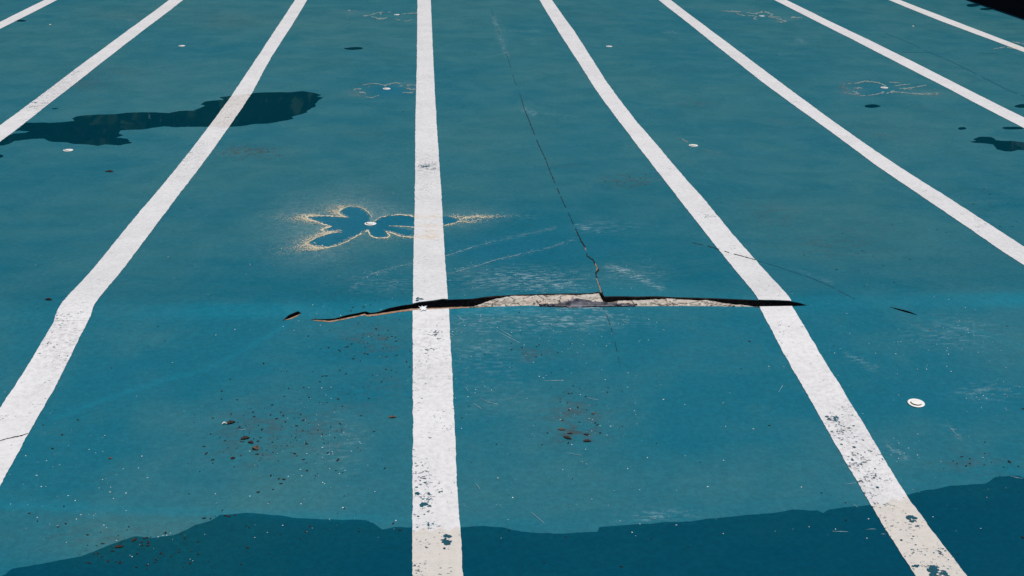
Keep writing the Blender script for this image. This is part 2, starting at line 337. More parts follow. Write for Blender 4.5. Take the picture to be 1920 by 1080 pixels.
A['brown'] = np.clip(sum(blob(*b) for b in [(1075, 775, 55, 30, .6), (1085, 815, 50, 18, .9), (470, 285, 60, 12, .95), (160, 155, 45, 12, .8), (230, 30, 60, 10, .3), (430, 38, 60, 14, .5), (700, 640, 50, 30, .7), (720, 730, 40, 30, .3), (490, 820, 90, 60, .5), (620, 800, 60, 60, .35), (1180, 335, 60, 10, .55), (1180, 345, 40, 8, .5), (1060, 310, 30, 5, .5), (1450, 400, 60, 25, .4), (1560, 460, 90, 25, .35), (1000, 665, 30, 18, .6), (1310, 195, 30, 6, .4), (1100, 30, 60, 10, .35), (680, 250, 40, 10, .35), (1820, 870, 60, 20, .45), (1480, 230, 60, 12, .25), (1640, 250, 80, 14, .25), (230, 1000, 200, 30, .3), (230, 135, 60, 10, .35)]), 0, 1)
A['grit'] = np.clip(sum(blob(*b) for b in [(690, 630, 60, 40, .9), (1640, 470, 110, 30, .7), (1840, 375, 50, 25, .9), (560, 810, 110, 70, .5), (250, 1025, 130, 30, .6), (440, 970, 60, 8, .7), (480, 830, 60, 30, .8), (1180, 780, 60, 40, .3), (700, 1010, 200, 30, .4), (280, 305, 100, 14, .2), (1500, 380, 60, 20, .4)]), 0, 1)
streaks = sum(np.exp(-(seg_dist(px, p) / w)**2) * s for p, w, s in [
    ([(660, 540), (700, 512), (775, 494)], 4, .35), ([(835, 480), (890, 462), (950, 447), (1040, 427)], 3, .3), ([(835, 514), (930, 487), (1010, 470), (1080, 447)], 3, .3),
    ([(1140, 500), (1175, 510), (1240, 540)], 5, .8), ([(1045, 580), (1080, 577), (1130, 578), (1150, 595)], 3, .9), ([(1080, 425), (1120, 432)], 5, .5), ([(1500, 508), (1560, 530)], 3, .3),
    ([(985, 206), (1000, 214)], 5, .7), ([(926, 34), (950, 105)], 4, .55), ([(940, 57), (1010, 59)], 1.6, .6), ([(928, 73), (952, 75)], 1.6, .6), ([(980, 208), (1080, 218)], 1.8, .35), ([(1240, 60), (1275, 61)], 2, .5), ([(1495, 74), (1507, 79)], 3, .8), ([(1462, 102), (1475, 103)], 2, .8), ([(240, 36), (262, 40)], 2, .6),
    ([(1770, 790), (1800, 820)], 3, .5), ([(1660, 830), (1700, 860)], 4, .5), ([(1590, 665), (1640, 690)], 6, .45)])
A['scuff'] = np.clip(streaks + sum(blob(*b) for b in [(1000, 522, 85, 17, .85), (1030, 535, 50, 12, .7), (920, 525, 80, 20, .35), (1195, 515, 50, 15, .5), (720, 530, 60, 18, .35), (1020, 600, 160, 20, .4), (1090, 600, 60, 14, .4), (560, 420, 60, 40, .25), (940, 405, 60, 10, .25), (1790, 625, 80, 24, .35), (930, 700, 80, 80, .14), (1240, 968, 60, 12, .5), (1850, 735, 60, 14, .35), (640, 830, 40, 50, .25), (890, 640, 50, 40, .25), (1140, 425, 60, 12, .3)]), 0, 1)
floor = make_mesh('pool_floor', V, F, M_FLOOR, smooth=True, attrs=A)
tag(floor, 'worn blue painted pool floor with faded dusty patches', 'floor', kind='structure')

# ------------------------------------------------------------------ white lane lines, each a coat of paint on the floor
line_labels = {
-3: 'white lane line cutting only the top left corner of the floor',
-2: 'white lane line touching the left tip of the large puddle',
-1: 'white lane line crossing the large puddle and kinking at the floor ridge',
0: 'upright white lane line beside the cream crusted cap, broken by the crack left of centre',
1: 'white lane line cut by the right end of the long crack, chipped near the water',
2: 'white lane line running past the right of the crack without touching it',
3: 'white lane line just above the small puddle at the right edge',
4: 'narrowest white lane line, next to the black wall at top right'}
def line_edge(pts, X0):
    p = np.array(sorted(pts, key=lambda q: -q[1]), float)
    w = on_floor(p, .004); w = w[np.argsort(w[:, 1])]
    return w
WETY = np.array([(773, 992), (870, 990), (1590, 957), (1633, 948), (1703, 930), (1760, 915)], float)
def build_line(k):
    L, R = (line_edge(e, k) for e in LINES[k])
    nom = k * 2.5
    def ex(e, s):
        # carry the surveyed edge on to both ends of the pool at the offset it had when it left the survey
        def f(Y):
            x = np.interp(Y, e[:, 1], e[:, 0])
            return x
        return f
    fl, fr = ex(L, -1), ex(R, 1)
    parts = []
    nc = 13; seed = k * 17.3
    vs, fs = [], []
    def jitter(Y, s):
        return np.array([mnoise.noise(Vector((seed + s, y * 9, 0))) * .004 + mnoise.noise(Vector((seed + s, y * 37, 3))) * .0035 + mnoise.noise(Vector((seed + s + 5, y * 1.6, 3))) * .005 for y in Y])
    for side in ('far', 'near'):
        Y0 = float(Yu(nom) if side == 'far' else Yl(nom)); Y1 = YMAX if side == 'far' else YMIN
        rows = 900 if side == 'far' else 420
        g = grade(rows, Y1 - Y0, .012) if side == 'far' else np.linspace(0, 1, rows + 1)
        Yr = Y0 + (Y1 - Y0) * g
        xl, xr = fl(Yr) + jitter(Yr, 0), fr(Yr) + jitter(Yr, 11)
        u = np.linspace(0, 1, nc)
        X = xl[:, None] + (xr - xl)[:, None] * u[None]
        Yst = Yu(X) if side == 'far' else Yl(X) - .002
        if side == 'near':
            o = Yout(X); Yst = np.minimum(Yst, o + .004)
        Yg = Yst + (Y1 - Yst) * g[:, None]
        Z = (far if side == 'far' else base)(X, Yg) + .004
        edge = np.zeros(nc); edge[0] = edge[-1] = .003
        off = len(vs); P = np.stack([X, Yg, Z], -1).reshape(-1, 3)
        parts.append((P, gridfaces(len(Yr), nc, flip=side == 'near')))
    n0 = len(parts[0][0]); V = np.concatenate([parts[0][0], parts[1][0]]); F = np.concatenate([parts[0][1], parts[1][1] + n0])
    p = project(V); x, y = p.T
    def b(cx, cy, rx, ry, s): return s * np.exp(-(((x - cx) / rx)**2 + ((y - cy) / ry)**2))
    wear = np.full(len(V), .10); grime = .30 + .2 * np.clip((300 - y) / 300, 0, 1); rust = np.zeros(len(V)); wet = np.zeros(len(V))
    wl = np.interp(x, WETY[:, 0], WETY[:, 1]); wet = np.clip((y - wl + 4*np.sin(x*.2)) / 3, 0, 1) * .8
    if k == 0:
        wear += b(795, 930, 22, 40, .55) + b(800, 1000, 40, 50, .25) + b(812, 610, 16, 34, .30) + b(800, 665, 30, 40, .16) + b(790, 1075, 40, 12, .5) + b(803, 312, 26, 9, .85) + b(800, 355, 10, 8, .5) + b(810, 850, 50, 200, .14) + b(778, 880, 6, 60, .3)
        grime += b(800, 320, 30, 40, .4) + b(800, 660, 40, 60, .3)
        rust += b(800, 406, 40, 3.2, 1) + b(800, 444, 24, 4, 1) + b(800, 423, 50, 3, .6) + b(812, 435, 12, 10, .6)
    if k == 1:
        wear += b(1600, 850, 40, 90, .40) + b(1640, 910, 50, 60, .35) + b(1700, 1000, 50, 60, .30) + b(1760, 1060, 40, 30, .60) + b(1560, 790, 30, 40, .40) + b(1328, 405, 14, 8, .6) + b(1455, 620, 30, 30, .3) + b(1545, 716, 10, 5, .5) + b(1160, 110, 20, 10, .25)
        grime += b(1600, 850, 60, 160, .3) + b(1390, 340, 30, 40, .1)
    if k == -1:
        wear += b(430, 215, 16, 40, .25) + b(350, 290, 40, 30, .28) + b(130, 600, 40, 25, .38) + b(110, 650, 40, 40, .30) + b(60, 790, 20, 10, .4) + b(300, 355, 12, 12, .3)
        grime += b(120, 640, 50, 60, .4) + b(350, 290, 40, 40, .3)
        wp = inside(p, [(425, 182), (490, 172), (480, 180), (435, 239), (385, 238)])
        wet = np.where(wp, .45, 0.); grime += np.where(wp, .45, 0)
    if k == -2:
        wear += b(80, 190, 50, 30, .42) + b(140, 140, 30, 20, .35); grime += b(110, 165, 60, 60, .45)
    if k == 2: wear += b(1835, 420, 20, 14, .30); grime += .05
    if k == 4: rust += b(1900, 88, 50, 8, .5)
    o = make_mesh('lane_line', V, F, M_LINE, smooth=True, attrs=dict(wear=wear, grime=np.clip(grime, 0, 1), rust=np.clip(rust, 0, 1), wet=wet))
    tag(o, line_labels[k], 'lane line', 'white lane lines')
    return o
line_obj = {k: build_line(k) for k in LINES}

def ragged_many(pts, rs, n=11, dz=.0055, ax=1.0, ay=1.0, rots=None, dzj=0.0):
    """ragged little polygons lying on the floor; radii in metres"""
    pts = np.asarray(pts, float); rs = np.asarray(rs, float); N = len(pts)
    c = on_floor(pts); a0 = rng.random(N) * 6.283 if rots is None else np.asarray(rots, float)
    a = 2 * math.pi * np.arange(n)[None] / n
    rr = rs[:, None] * (.45 + .75 * rng.random((N, n)))
    dx, dy = np.cos(a) * rr * ax, np.sin(a) * rr * ay
    ca, sa = np.cos(a0)[:, None], np.sin(a0)[:, None]
    X = c[:, :1] + dx * ca - dy * sa; Y = c[:, 1:2] + dx * sa + dy * ca
    Z = surf(X.ravel(), Y.ravel()).reshape(X.shape) + dz + dzj * rng.random((N, 1))
    yl, yu = Yl(X.ravel()).reshape(X.shape), Yu(X.ravel()).reshape(X.shape)
    ok = ~(((Y > yl - .004) & (Y < yu + .004) & (yu > yl + .004)).any(1)) if dz < .008 else np.ones(N, bool)
    return [list(map(tuple, q)) for q in np.stack([X, Y, Z], -1)[ok]]
def ragged(px_pt, r, n=11, dz=.0055, ax=1.0, ay=1.0, rot=None):
    return ragged_many([px_pt], [r], n, dz, ax, ay, None if rot is None else [rot])[0]
def poly_obj(name, polys, mat, parent=None):
    vs, fs = [], []
    for p in polys:
        fs.append(tuple(range(len(vs), len(vs) + len(p)))); vs += p
    bm = bmesh.new(); bv = [bm.verts.new(v) for v in vs]
    for f in fs:
        try: bm.faces.new([bv[i] for i in f])
        except ValueError: pass
    bmesh.ops.triangulate(bm, faces=bm.faces[:]); bmesh.ops.recalc_face_normals(bm, faces=bm.faces[:])
    for f in bm.faces:
        if f.normal.z < 0: f.normal_flip()
    me = bpy.data.meshes.new(name); bm.to_mesh(me); bm.free(); me.materials.append(mat)
    o = bpy.data.objects.new(name, me); COL.objects.link(o)
    if parent: o.parent = parent
    return o
def ragged_group(spots):
    P, R = [], []
    for (x, y, r) in spots:
        for _ in range(max(1, int(r / .006))):
            P.append((x + random.gauss(0, r * 160), y + random.gauss(0, r * 90))); R.append(r * (.35 + .6 * random.random()))
    return ragged_many(P, R, 13, .0055, dzj=.0006)
M_CHIP = mat_simple('bare_blue_chip', (.006, .080, .118), .7, .2, (.018, .055, .075), 40)
poly_obj('paint_chip', ragged_group([(838, 1006, .026), (837, 1016, .024), (833, 1030, .012), (784, 928, .022), (796, 949, .024), (803, 949, .018), (787, 928, .009), (803, 927, .011), (826, 925, .012), (784, 970, .010), (785, 992, .009), (797, 905, .013), (781, 915, .009), (824, 905, .006), (780, 890, .005), (820, 622, .008), (818, 612, .007), (822, 635, .007), (780, 1076, .008), (852, 906, .005)]), M_CHIP, line_obj[0])
poly_obj('paint_chip', ragged_group([(1752, 1068, .028), (1750, 1078, .034), (1766, 1075, .026), (1716, 1063, .024), (1705, 973, .024), (1709, 978, .016), (1697, 965, .008), (1712, 968, .008), (1733, 1042, .010), (1718, 1025, .009), (1685, 1015, .010), (1772, 1034, .009), (1768, 1030, .007), (1776, 1052, .008), (1670, 901, .011), (1647, 917, .012), (1640, 881, .010), (1598, 800, .013), (1556, 789, .007), (1600, 840, .012), (1630, 880, .008), (1612, 855, .010), (1576, 835, .010), (1720, 1032, .008)]), M_CHIP, line_obj[1])
poly_obj('paint_chip', ragged_group([(784, 562.5, .018), (788, 563, .020), (782, 565, .014), (786, 560, .016), (793, 561, .010)]), M_CHIP, line_obj[0])
flk = [[tuple(q) for q in on_floor([(784.5,574),(790,575.5),(791,573.2),(794.5,575),(800.5,573),(797.5,577),(801.5,577.8),(798,579.3),(800,582.5),(794,580.5),(788.5,583.5),(790,579.5),(785.5,580),(788.5,577)], .012)]]
poly_obj('lifted_flake', flk, M_FLECK, line_obj[0])

# ------------------------------------------------------------------ water: shallow pond at the front and puddles
def sheet(name, pts_px, mat, dz=.0018, jit=.008, spacing=.12, extra=None, world=None):
    if world is None:
        P = on_floor(pts_px)[:, :2]
    else: P = world
    if extra is not None: P = np.concatenate([P, extra])
    out = []
    n = len(P)
    for i in range(n):
        a, b = P[i], P[(i + 1) % n]; L = np.hypot(*(b - a)); k = max(1, int(L / .025)); k = min(k, 60)
        nrm = np.array([-(b - a)[1], (b - a)[0]]) / max(L, 1e-6)
        for j in range(k):
            q = a + (b - a) * j / k
            w = jit * (mnoise.noise(Vector((q[0] * 7, q[1] * 7, 1))) + .5 * mnoise.noise(Vector((q[0] * 23, q[1] * 23, 2))))
            out.append(q + nrm * w)
    out = np.array(out)
    lo, hi = out.min(0), out.max(0)
    gx, gy = np.meshgrid(np.arange(lo[0], hi[0], spacing), np.arange(lo[1], hi[1], spacing))
    G = np.stack([gx.ravel(), gy.ravel()], 1) + .013
    G = G[inside(G, out)]
    allp = [Vector(p) for p in np.concatenate([out, G])]
    edges = [(i, (i + 1) % len(out)) for i in range(len(out))]
    r = delaunay_2d_cdt(allp, edges, [], 1, 1e-5)
    vv = np.array([tuple(v) for v in r[0]]); tri = np.array([list(f) for f in r[2]])
    keep = inside(vv[tri].mean(1), out)
    z = surf(vv[:, 0], vv[:, 1]) + dz
    o = make_mesh(name, np.column_stack([vv, z]), tri[keep], mat, smooth=True)
    return o
ew = on_floor(EDGE)[:, :2]
pond = sheet('water', None, M_WATER, dz=.0018, jit=.012, world=np.concatenate([ew, [[XMAX - .05, 6.3], [XMAX - .05, 1.4], [-8, 1.4], [-8, 4.6]]]))
tag(pond, 'shallow dark teal water along the near edge of the floor', 'water', kind='structure')
big = sheet('puddle', BIG, M_PUDDLE, jit=.02)
tag(big, 'largest dark puddle, ragged and elongated, under two lane lines', 'puddle', 'puddles and wet spots')
rp = sheet('puddle', RIGHTP, M_PUDDLE, jit=.02)
tag(rp, 'stepped dark puddle at the right edge of the photo', 'puddle', 'puddles and wet spots')
SPOTS = [((664, 91), 18, 2.6, 'lone dark oval wet spot in the lane left of the upright line'),
 ((1635, 199), 14.5, 3, 'dark oval wet spot just below a faintly stained cap'),
 ((1803.5, 241), 8, 2.8, 'small blunt wet spot above the stepped puddle'),
 ((1900, 240.4), 22, 3, 'long thin wet spot tucked against a lane line, above the stepped puddle'),
 ((1916, 199), 14, 3.2, 'wet spot at the right edge, upper side of a lane line'),
 ((39, 39), 9.5, 2.0, 'thin wet spot under the lane line of the top left corner'),
 ((1824, 10), 13, 2.8, 'larger wet spot touching the black wall'),
 ((1849, 17), 13, 1.9, 'thinner wet spot close under the black wall'),
 ((-3, 293), 10, 3, 'wet spot at the left edge below the largest puddle'),
 ((103, 204), 6, 1.2, 'tiny wet spot above the left end of the largest puddle')]
for (c, rx, ry, lab) in SPOTS:
    pts = [(c[0] + rx * math.cos(a) * (1 + .10 * math.sin(3 * a + c[0])), c[1] + ry * math.sin(a) * (1 + .18 * math.sin(2 * a + c[1]))) for a in np.linspace(0, 2 * math.pi, 20, endpoint=False)]
    o = sheet('puddle', pts, M_PUDDLE, jit=.012, spacing=.2)
    tag(o, lab, 'puddle', 'puddles and wet spots')

# ------------------------------------------------------------------ the long crack: hollow, broken mortar, sealant, bare edge
def opening(key, label, depth=.35, recess=.10):
    up = UP[key]; x0, x1 = up[0, 0], up[-1, 0]
    X = np.arange(x0 + .002, x1 - .002, .012)
    a, b = Yu(X), Yl(X); zu, zl = far(X, a), base(X, b)
    gap = np.clip((a - b) / .06, .05, 1)
    th = Vector((0, 0, 0)); rows = []
    def nz(x, s, f=14): return np.array([mnoise.noise(Vector((q * f, s, .3))) for q in x])
    root = empty('floor_crack', (float(X.mean()), float(b.mean()), float(zl.mean())))
    tag(root, label, 'crack', 'open cracks along the ridge')
    rows.append(np.stack([X, a, zu - .0005], 1))
    rows.append(np.stack([X, a + .002, zu - .010 - .006 * nz(X, 1, 20)], 1))
    rows.append(np.stack([X, a + recess * gap, zu - .022], 1))
    rows.append(np.stack([X, a + recess * gap + .02 * nz(X, 2), zu - .09 * gap], 1))
    rows.append(np.stack([X, a + recess * .7 * gap, zu - depth * gap - .03], 1))
    rows.append(np.stack([X, b - .05 * gap, zl - depth * gap - .03], 1))
    rows.append(np.stack([X, b - .04 * gap, zl - .02], 1))
    rows.append(np.stack([X, b - .001, zl - .0005], 1))
    P = np.array(rows); Vv = P.reshape(-1, 3) - np.array(root.location)
    make_mesh('cavity', Vv, gridfaces(len(rows), len(X)), M_VOID, root)
    # bare brown screed where the paint has broken away from the near lip
    o = Yout(X); w = b - o
    if (w > .004).any():
        i = w > .002
        Xb = X; bb = b + .0005; oo = np.minimum(o - .004 * (nz(X, 5, 25) + .2), b - .001)
        V0 = []
        for t in np.linspace(0, 1, 4):
            y = bb + (oo - bb) * t
            V0.append(np.stack([Xb, y, base(Xb, y) + .0022 + .002 * nz(X, 7 + t, 40)], 1))
        Vb = np.array(V0).reshape(-1, 3); f = gridfaces(4, len(X), flip=True)
        wf = np.array([w[int(q[0]) % len(X)] for q in f]); f = f[wf > .003]
        make_mesh('bare_edge', Vb - np.array(root.location), f, M_BARE, root)
    return root
crack = opening('main', 'long open crack across the floor ridge, with broken grey mortar in its middle')
opening('slit_left', 'short slanted slit with a brown rim, left of the long crack', .12, .03)
opening('slit_right', 'short thin slit right of the long crack, sloping down to the right', .12, .03)
# mortar
FILL = [(880,0),(893,.25),(915,.62),(935,.85),(952,.97),(1000,.97),(1060,.98),(1129,.97),(1133.5,.42),(1150,.50),(1165,.66),(1200,.70),(1240,.78),(1262,.93),(1300,.80),(1330,.84),(1350,.66),(1375,.42),(1400,.22),(1424,.05)]
fx = np.array([x_at(a, 574) for a, _ in FILL]); fv = np.array([v for _, v in FILL])
X = np.arange(fx[0], fx[-1], .007); a, b = Yu(X), Yl(X); zu, zl = far(X, a) - .004, base(X, b) - .002
h = np.interp(X, fx, fv)
h = np.clip(h + .05 * np.array([mnoise.noise(Vector((q * 9, 3, 1))) + .6 * mnoise.noise(Vector((q * 31, 3, 1))) for q in X]) * (h > .02), 0, .985)
rows = []; nr = 22
for t in np.linspace(0, 1, nr):
    s = t * h
    y = b + (a - b) * s; z = zl + (zu - zl) * s
    amp = .042 * math.sin(math.pi * min(max(t, .06), .94))
    d = np.array([mnoise.noise(Vector((x_ * 13, y_ * 30, t * 3))) + .55 * mnoise.noise(Vector((x_ * 45, t * 9, 4.))) + .3 * mnoise.noise(Vector((x_ * 110, t * 25, 9.))) for x_, y_ in zip(X, y)]) * amp
    rows.append(np.stack([X, y - d * .5 - .012 * np.sin(np.pi * t), z + d * .7 - .004], 1))
rows.append(np.stack([X, rows[-1][:, 1] + .03, rows[-1][:, 2] - .05], 1))
P = np.array(rows); RL = np.array(crack.location)
make_mesh('mortar_fill', P.reshape(-1, 3) - RL, gridfaces(len(rows), len(X)), M_CONC, crack)
# dark sealant pushed out of the joint
SE = [(1010, 574, 1.0), (1030, 573.2, 3), (1050, 571.5, 6), (1066, 567.5, 13), (1083, 563.5, 18), (1096, 565.5, 15), (1110, 569, 11), (1128, 570.5, 8), (1150, 571.5, 5), (1175, 572, 3.5), (1194, 573, 1)]
SX = np.array([s[0] for s in SE]); seX = np.linspace(1010, 1194, 90); rows = []
for t in np.linspace(0, 1, 7):
    yb = np.interp(seX, np.array(LOWER_OUT)[:, 0], np.array(LOWER_OUT)[:, 1]) - .2
    hh = .82 * np.interp(seX, SX, [s[2] for s in SE]); yt = yb - hh
    yp = yb + (yt - yb) * t
    upm = np.array(UPPER['main']); yup = np.interp(seX, upm[:, 0], upm[:, 1])
    s = np.clip((yb - yp) / (yb - yup), 0, 1)
    Xw = np.interp(seX, lo_lip[:, 0], P_lip[:, 0])
    aa, bb = Yu(Xw), Yl(Xw)
    d = np.array([mnoise.noise(Vector((q * .11, t * 4, 2))) for q in seX]) * .006
    y = bb + (aa - bb) * s - .012 - .006 * math.sin(math.pi * t) + d; z = base(Xw, bb) + (far(Xw, aa) - base(Xw, bb)) * s + .008 + .010 * math.sin(math.pi * t) + 1.5 * d + .006 * math.sin(t * 15)
    rows.append(np.stack([Xw, y, z], 1))
make_mesh('sealant_strip', np.array(rows).reshape(-1, 3) - RL, gridfaces(7, 90), M_SEAL, crack, smooth=True)

# ------------------------------------------------------------------ hairline cracks and seams
def ribbon(path, widths, dz=.0022, step=1.2, gaps=0.0, wob=.5, seed=0.):
    """ragged ribbon along a surveyed path; widths in photo pixels turned into metres on the floor"""
    path = np.array(path, float); L = np.concatenate([[0], np.cumsum(np.hypot(*np.diff(path, axis=0).T))])
    n = max(4, int(L[-1] / step)); s = np.linspace(0, L[-1], n)
    p = np.stack([np.interp(s, L, path[:, 0]), np.interp(s, L, path[:, 1])], 1)
    w = np.interp(s, L, widths) if len(np.atleast_1d(widths)) > 1 else np.full(n, float(np.atleast_1d(widths)[0]))
    t = np.gradient(p, axis=0); t /= np.maximum(np.hypot(*t.T)[:, None], 1e-6); nn = np.stack([-t[:, 1], t[:, 0]], 1)
    f1 = np.array([mnoise.noise(Vector((q * .23 + seed, 1, seed))) for q in s]); f2 = np.array([mnoise.noise(Vector((q * .23 + seed, 7, seed))) for q in s]); f3 = np.array([mnoise.noise(Vector((q * .06 + seed, 4, seed))) for q in s])
    a = p + nn * (w * (.5 + wob * f1) )[:, None]; b = p - nn * (w * (.5 + wob * f2))[:, None]
    A_, B_ = on_floor(a, dz), on_floor(b, dz)
    polys = []
    for i in range(n - 1):
        if f3[i] < gaps - .5: continue
        polys.append([tuple(A_[i]), tuple(A_[i + 1]), tuple(B_[i + 1]), tuple(B_[i])])
    return polys
def ribbon_obj(name, polys, mat, parent=None):
    return poly_obj(name, polys, mat, parent)
HAIR = [(921,17),(926,33),(936,62.5),(942,82),(951,105.5),(958,126),(964,150),(971,167),(978,186),(983,204),(996,236),(1008,267),(1021,294),(1023.6,300),(1030.5,319),(1041,344),(1053,372),(1059,385),(1068,404),(1076,422),(1089,450),(1093,457),(1096,461),(1100,470),(1101,480.5),(1107,484),(1111,486),(1118,498),(1122,507),(1117,511),(1118,516),(1121,528),(1125,540),(1130,551)]
HW = [.4,.6,.9,.8,.7,.9,.9,1.0,1.1,1.8,1.9,1.8,1.7,1.6,1.7,2.0,1.9,1.8,1.2,1.6,2.4,3.6,2.2,3.0,1.6,2.6,2.4,3.0,4.0,3.5,2.4,2.4,2.8,3.4]
hp = ribbon(HAIR[:9], [q * .62 for q in HW[:9]], gaps=.46, seed=2.) + ribbon(HAIR[8:], [q * (.62 if i < 11 else .85) for i, q in enumerate(HW[8:])], gaps=.27, wob=.7, seed=5.)
hc = ribbon_obj('hairline_crack', hp, M_CRACK)
tag(hc, 'thin dark crack running away from the long crack between two lane lines', 'crack', 'hairline cracks')
ribbon_obj('bare_edge', ribbon([(1116, 494), (1120, 503), (1118.5, 508)], [1.4, 2, 1], .0026) + ribbon([(1118, 521), (1124, 538), (1127.5, 548)], [1, 2, 1.6], .0026) + ribbon([(1097, 464), (1099, 470)], [1.5, 1.2], .0026), M_BARE, hc)
hc2 = ribbon_obj('hairline_crack', ribbon([(1132,577),(1136,585),(1141,600),(1146,615),(1150,630),(1154,645),(1160,672),(1163,690)], [2.0,1.1,.7,.8,.6,.7,.5,.3], gaps=.42, seed=9.), M_GRIT)
tag(hc2, 'faint short crack on the near side of the long crack, continuing the thin dark crack', 'crack', 'hairline cracks')
hc3 = ribbon_obj('hairline_crack', ribbon([(1297,454),(1315,458),(1340,464),(1365,473),(1395,481),(1417,487)], [.4,.7,.7,1.0,1.1,.8], dz=.0062, gaps=.32, seed=3.), M_GRIT)
tag(hc3, 'thin crack crossing the white lane line above the right end of the long crack', 'crack', 'hairline cracks')
ribbon_obj('seam_line', ribbon([(1420,488.5),(1450,497),(1480,507),(1520,520),(1560,537),(1603,560)], [.8,1.0,.9,1.5,2.0,1.7], gaps=.2, seed=4.), M_TEALDK, hc3)
hc4 = ribbon_obj('hairline_crack', ribbon([(0,826),(14,822),(28,819),(40,816.5),(53,812)], [1.0,1.0,1.6,1.4,.8], dz=.0062, gaps=.25, seed=6.), M_GRIT)
tag(hc4, 'thin crack across the white lane line near the left edge', 'crack', 'hairline cracks')
sm = ribbon_obj('hairline_crack', ribbon([(1660,62),(1700,78),(1745,99),(1790,118),(1850,148),(1885,166),(1935,186)], [.6,.8,1.0,1.4,2.0,2.4,2.4], gaps=.18, seed=8.) + ribbon([(1690,98),(1745,98.5),(1830,100),(1870,100)], [.4,.7,.6,.4], gaps=.3, seed=8.5), M_TEALDK)
tag(sm, 'faint dark seam at upper right, between the two rightmost lane lines', 'crack', 'hairline cracks')

# ------------------------------------------------------------------ inlet caps
def lathe(profile, seg=40):
    vs, fs = [], []
    for r, z in profile:
        for i in range(seg):
            a = 2 * math.pi * i / seg; vs.append((r * math.cos(a), r * math.sin(a), z))
    for j in range(len(profile) - 1):
        for i in range(seg):
            k = (i + 1) % seg; fs.append((j * seg + i, j * seg + k, (j + 1) * seg + k, (j + 1) * seg + i))
    return vs, fs
CAPS = [((1717.5, 757), 'largest white inlet cap, with a dark crescent groove, near the lower right'),
 ((694.5, 420.5), 'white inlet cap in the middle of the cream butterfly shaped crust'),
 ((128, 282.5), 'clean white inlet cap just below the largest puddle'),
 ((1300, 273.5), 'white inlet cap alone in the lane right of the long thin crack'),
 ((341, 86.5), 'small white inlet cap in the upper left lane above the largest puddle'),
 ((725, 167), 'white inlet cap on a star of cleaner blue, left of the upright line'),
 ((1658, 165), 'small white inlet cap in faint stains above an oval wet spot'),
 ((1142, 87.5), 'clean small white inlet cap right of the upper thin crack'),
 ((744, 28), 'tiny white inlet cap at the top, left of the upright line'),
 ((1428.5, 30.5), 'tiny white inlet cap inside a pale looped stain at the top')]
first = None
def floor_tilt(c):
    e = .05; n = Vector((-(surf(c[0] + e, c[1]) - surf(c[0] - e, c[1])) / (2 * e), -(surf(c[0], c[1] + e) - surf(c[0], c[1] - e)) / (2 * e), 1)).normalized()
    return Vector((0, 0, 1)).rotation_difference(n).to_euler()
for i, (c, lab) in enumerate(CAPS):
    w = on_floor([c])[0]
    if first is None:
        root = empty('inlet_cap', tuple(w)); first = root
        v, f = lathe([(.044, -.002), (.044, .0035), (.052, .004), (.0532, .0055), (.052, .0078), (.048, .0088), (.036, .0090), (.0335, .0078)])
        make_mesh('flange', v, f, M_CAP, root, smooth=True)
        v, f = lathe([(.033, .0070), (.0325, .0098), (.029, .0108), (.015, .0112), (.0005, .0113)])
        make_mesh('lid', v, f, M_CAP, root, smooth=True)
        # dirt gathered in the groove between lid and flange, round the near side
        vs, fs = [], []; ns = 60
        for j in range(ns + 1):
            a = math.radians(165 + 150 * j / ns)
            ww = (.0022 + .0042 * (math.sin(math.pi * j / ns))) * (.55 + .6 * abs(math.sin(j * .55)) )
            for rr in (.0345 - ww, .0345 + ww): vs.append((rr * math.cos(a), rr * math.sin(a), .0117))
        for j in range(ns): fs.append((2 * j, 2 * j + 1, 2 * j + 3, 2 * j + 2))
        make_mesh('dirty_groove', vs, [q[::-1] for q in fs], M_GROOVE, root)
    else:
        root = first.copy(); COL.objects.link(root); root.location = tuple(w)
        for ch in list(first.children):
            d = ch.copy(); COL.objects.link(d); d.parent = root
    root.rotation_euler = floor_tilt(w)
    tag(root, lab, 'inlet cap', 'white inlet caps')

# ------------------------------------------------------------------ mineral crusts
def crumbs(path, n, center, reach, size, dz=.0030, flat=1.9):
    path = np.array(path, float); L = np.concatenate([[0], np.cumsum(np.hypot(*np.diff(path, axis=0).T))])
    t = rng.random(n) * L[-1]
    p = np.stack([np.interp(t, L, path[:, 0]), np.interp(t, L, path[:, 1])], 1)
    v = p - np.array(center); v /= np.maximum(np.hypot(*v.T), 1e-6)[:, None]
    e = rng.exponential(1.0, n); e = np.where(e > 4.5, e * .3, e)
    q = p + v * np.array([reach, reach * .42]) * e[:, None] + rng.normal(0, 1, (n, 2)) * np.array([3, 1.4])
    r = size / (1 + .42 * e) * (.45 + .9 * rng.random(n))
    rot = np.arctan2(-v[:, 1] * 2.2, v[:, 0]) + 1.57 + rng.normal(0, .5, n)
    return ragged_many(q, r, 6, dz, flat, .5, rot, .0015)
def U(sc, ox, oy, pts): return [(x / sc + ox, y / sc + oy) for x, y in pts]
def stain(name, label, lines, center, mat, crumb_sets, pale=None):
    polys = []
    for k, (pts, w) in enumerate(lines): polys += ribbon(pts, [q * (1.0 if mat is M_CRUST else 1.45) for q in w], .0034, .7, .12 if mat is M_CRUST else .22, .9, seed=k * 3.7 + center[0])
    for cs in crumb_sets: polys += crumbs(cs[0], cs[1], center, cs[2], cs[3])
    o = poly_obj(name, polys, mat)
    tag(o, label, 'mineral stain', 'mineral crusts around the caps')
    return o
A1 = U(5.647, 500, 370, [(1070,348),(950,412),(850,467),(740,512),(640,532),(580,537),(500,525),(440,492)])
A2 = U(5.647, 500, 370, [(440,492),(450,470),(530,422),(620,392),(700,373),(775,360)])
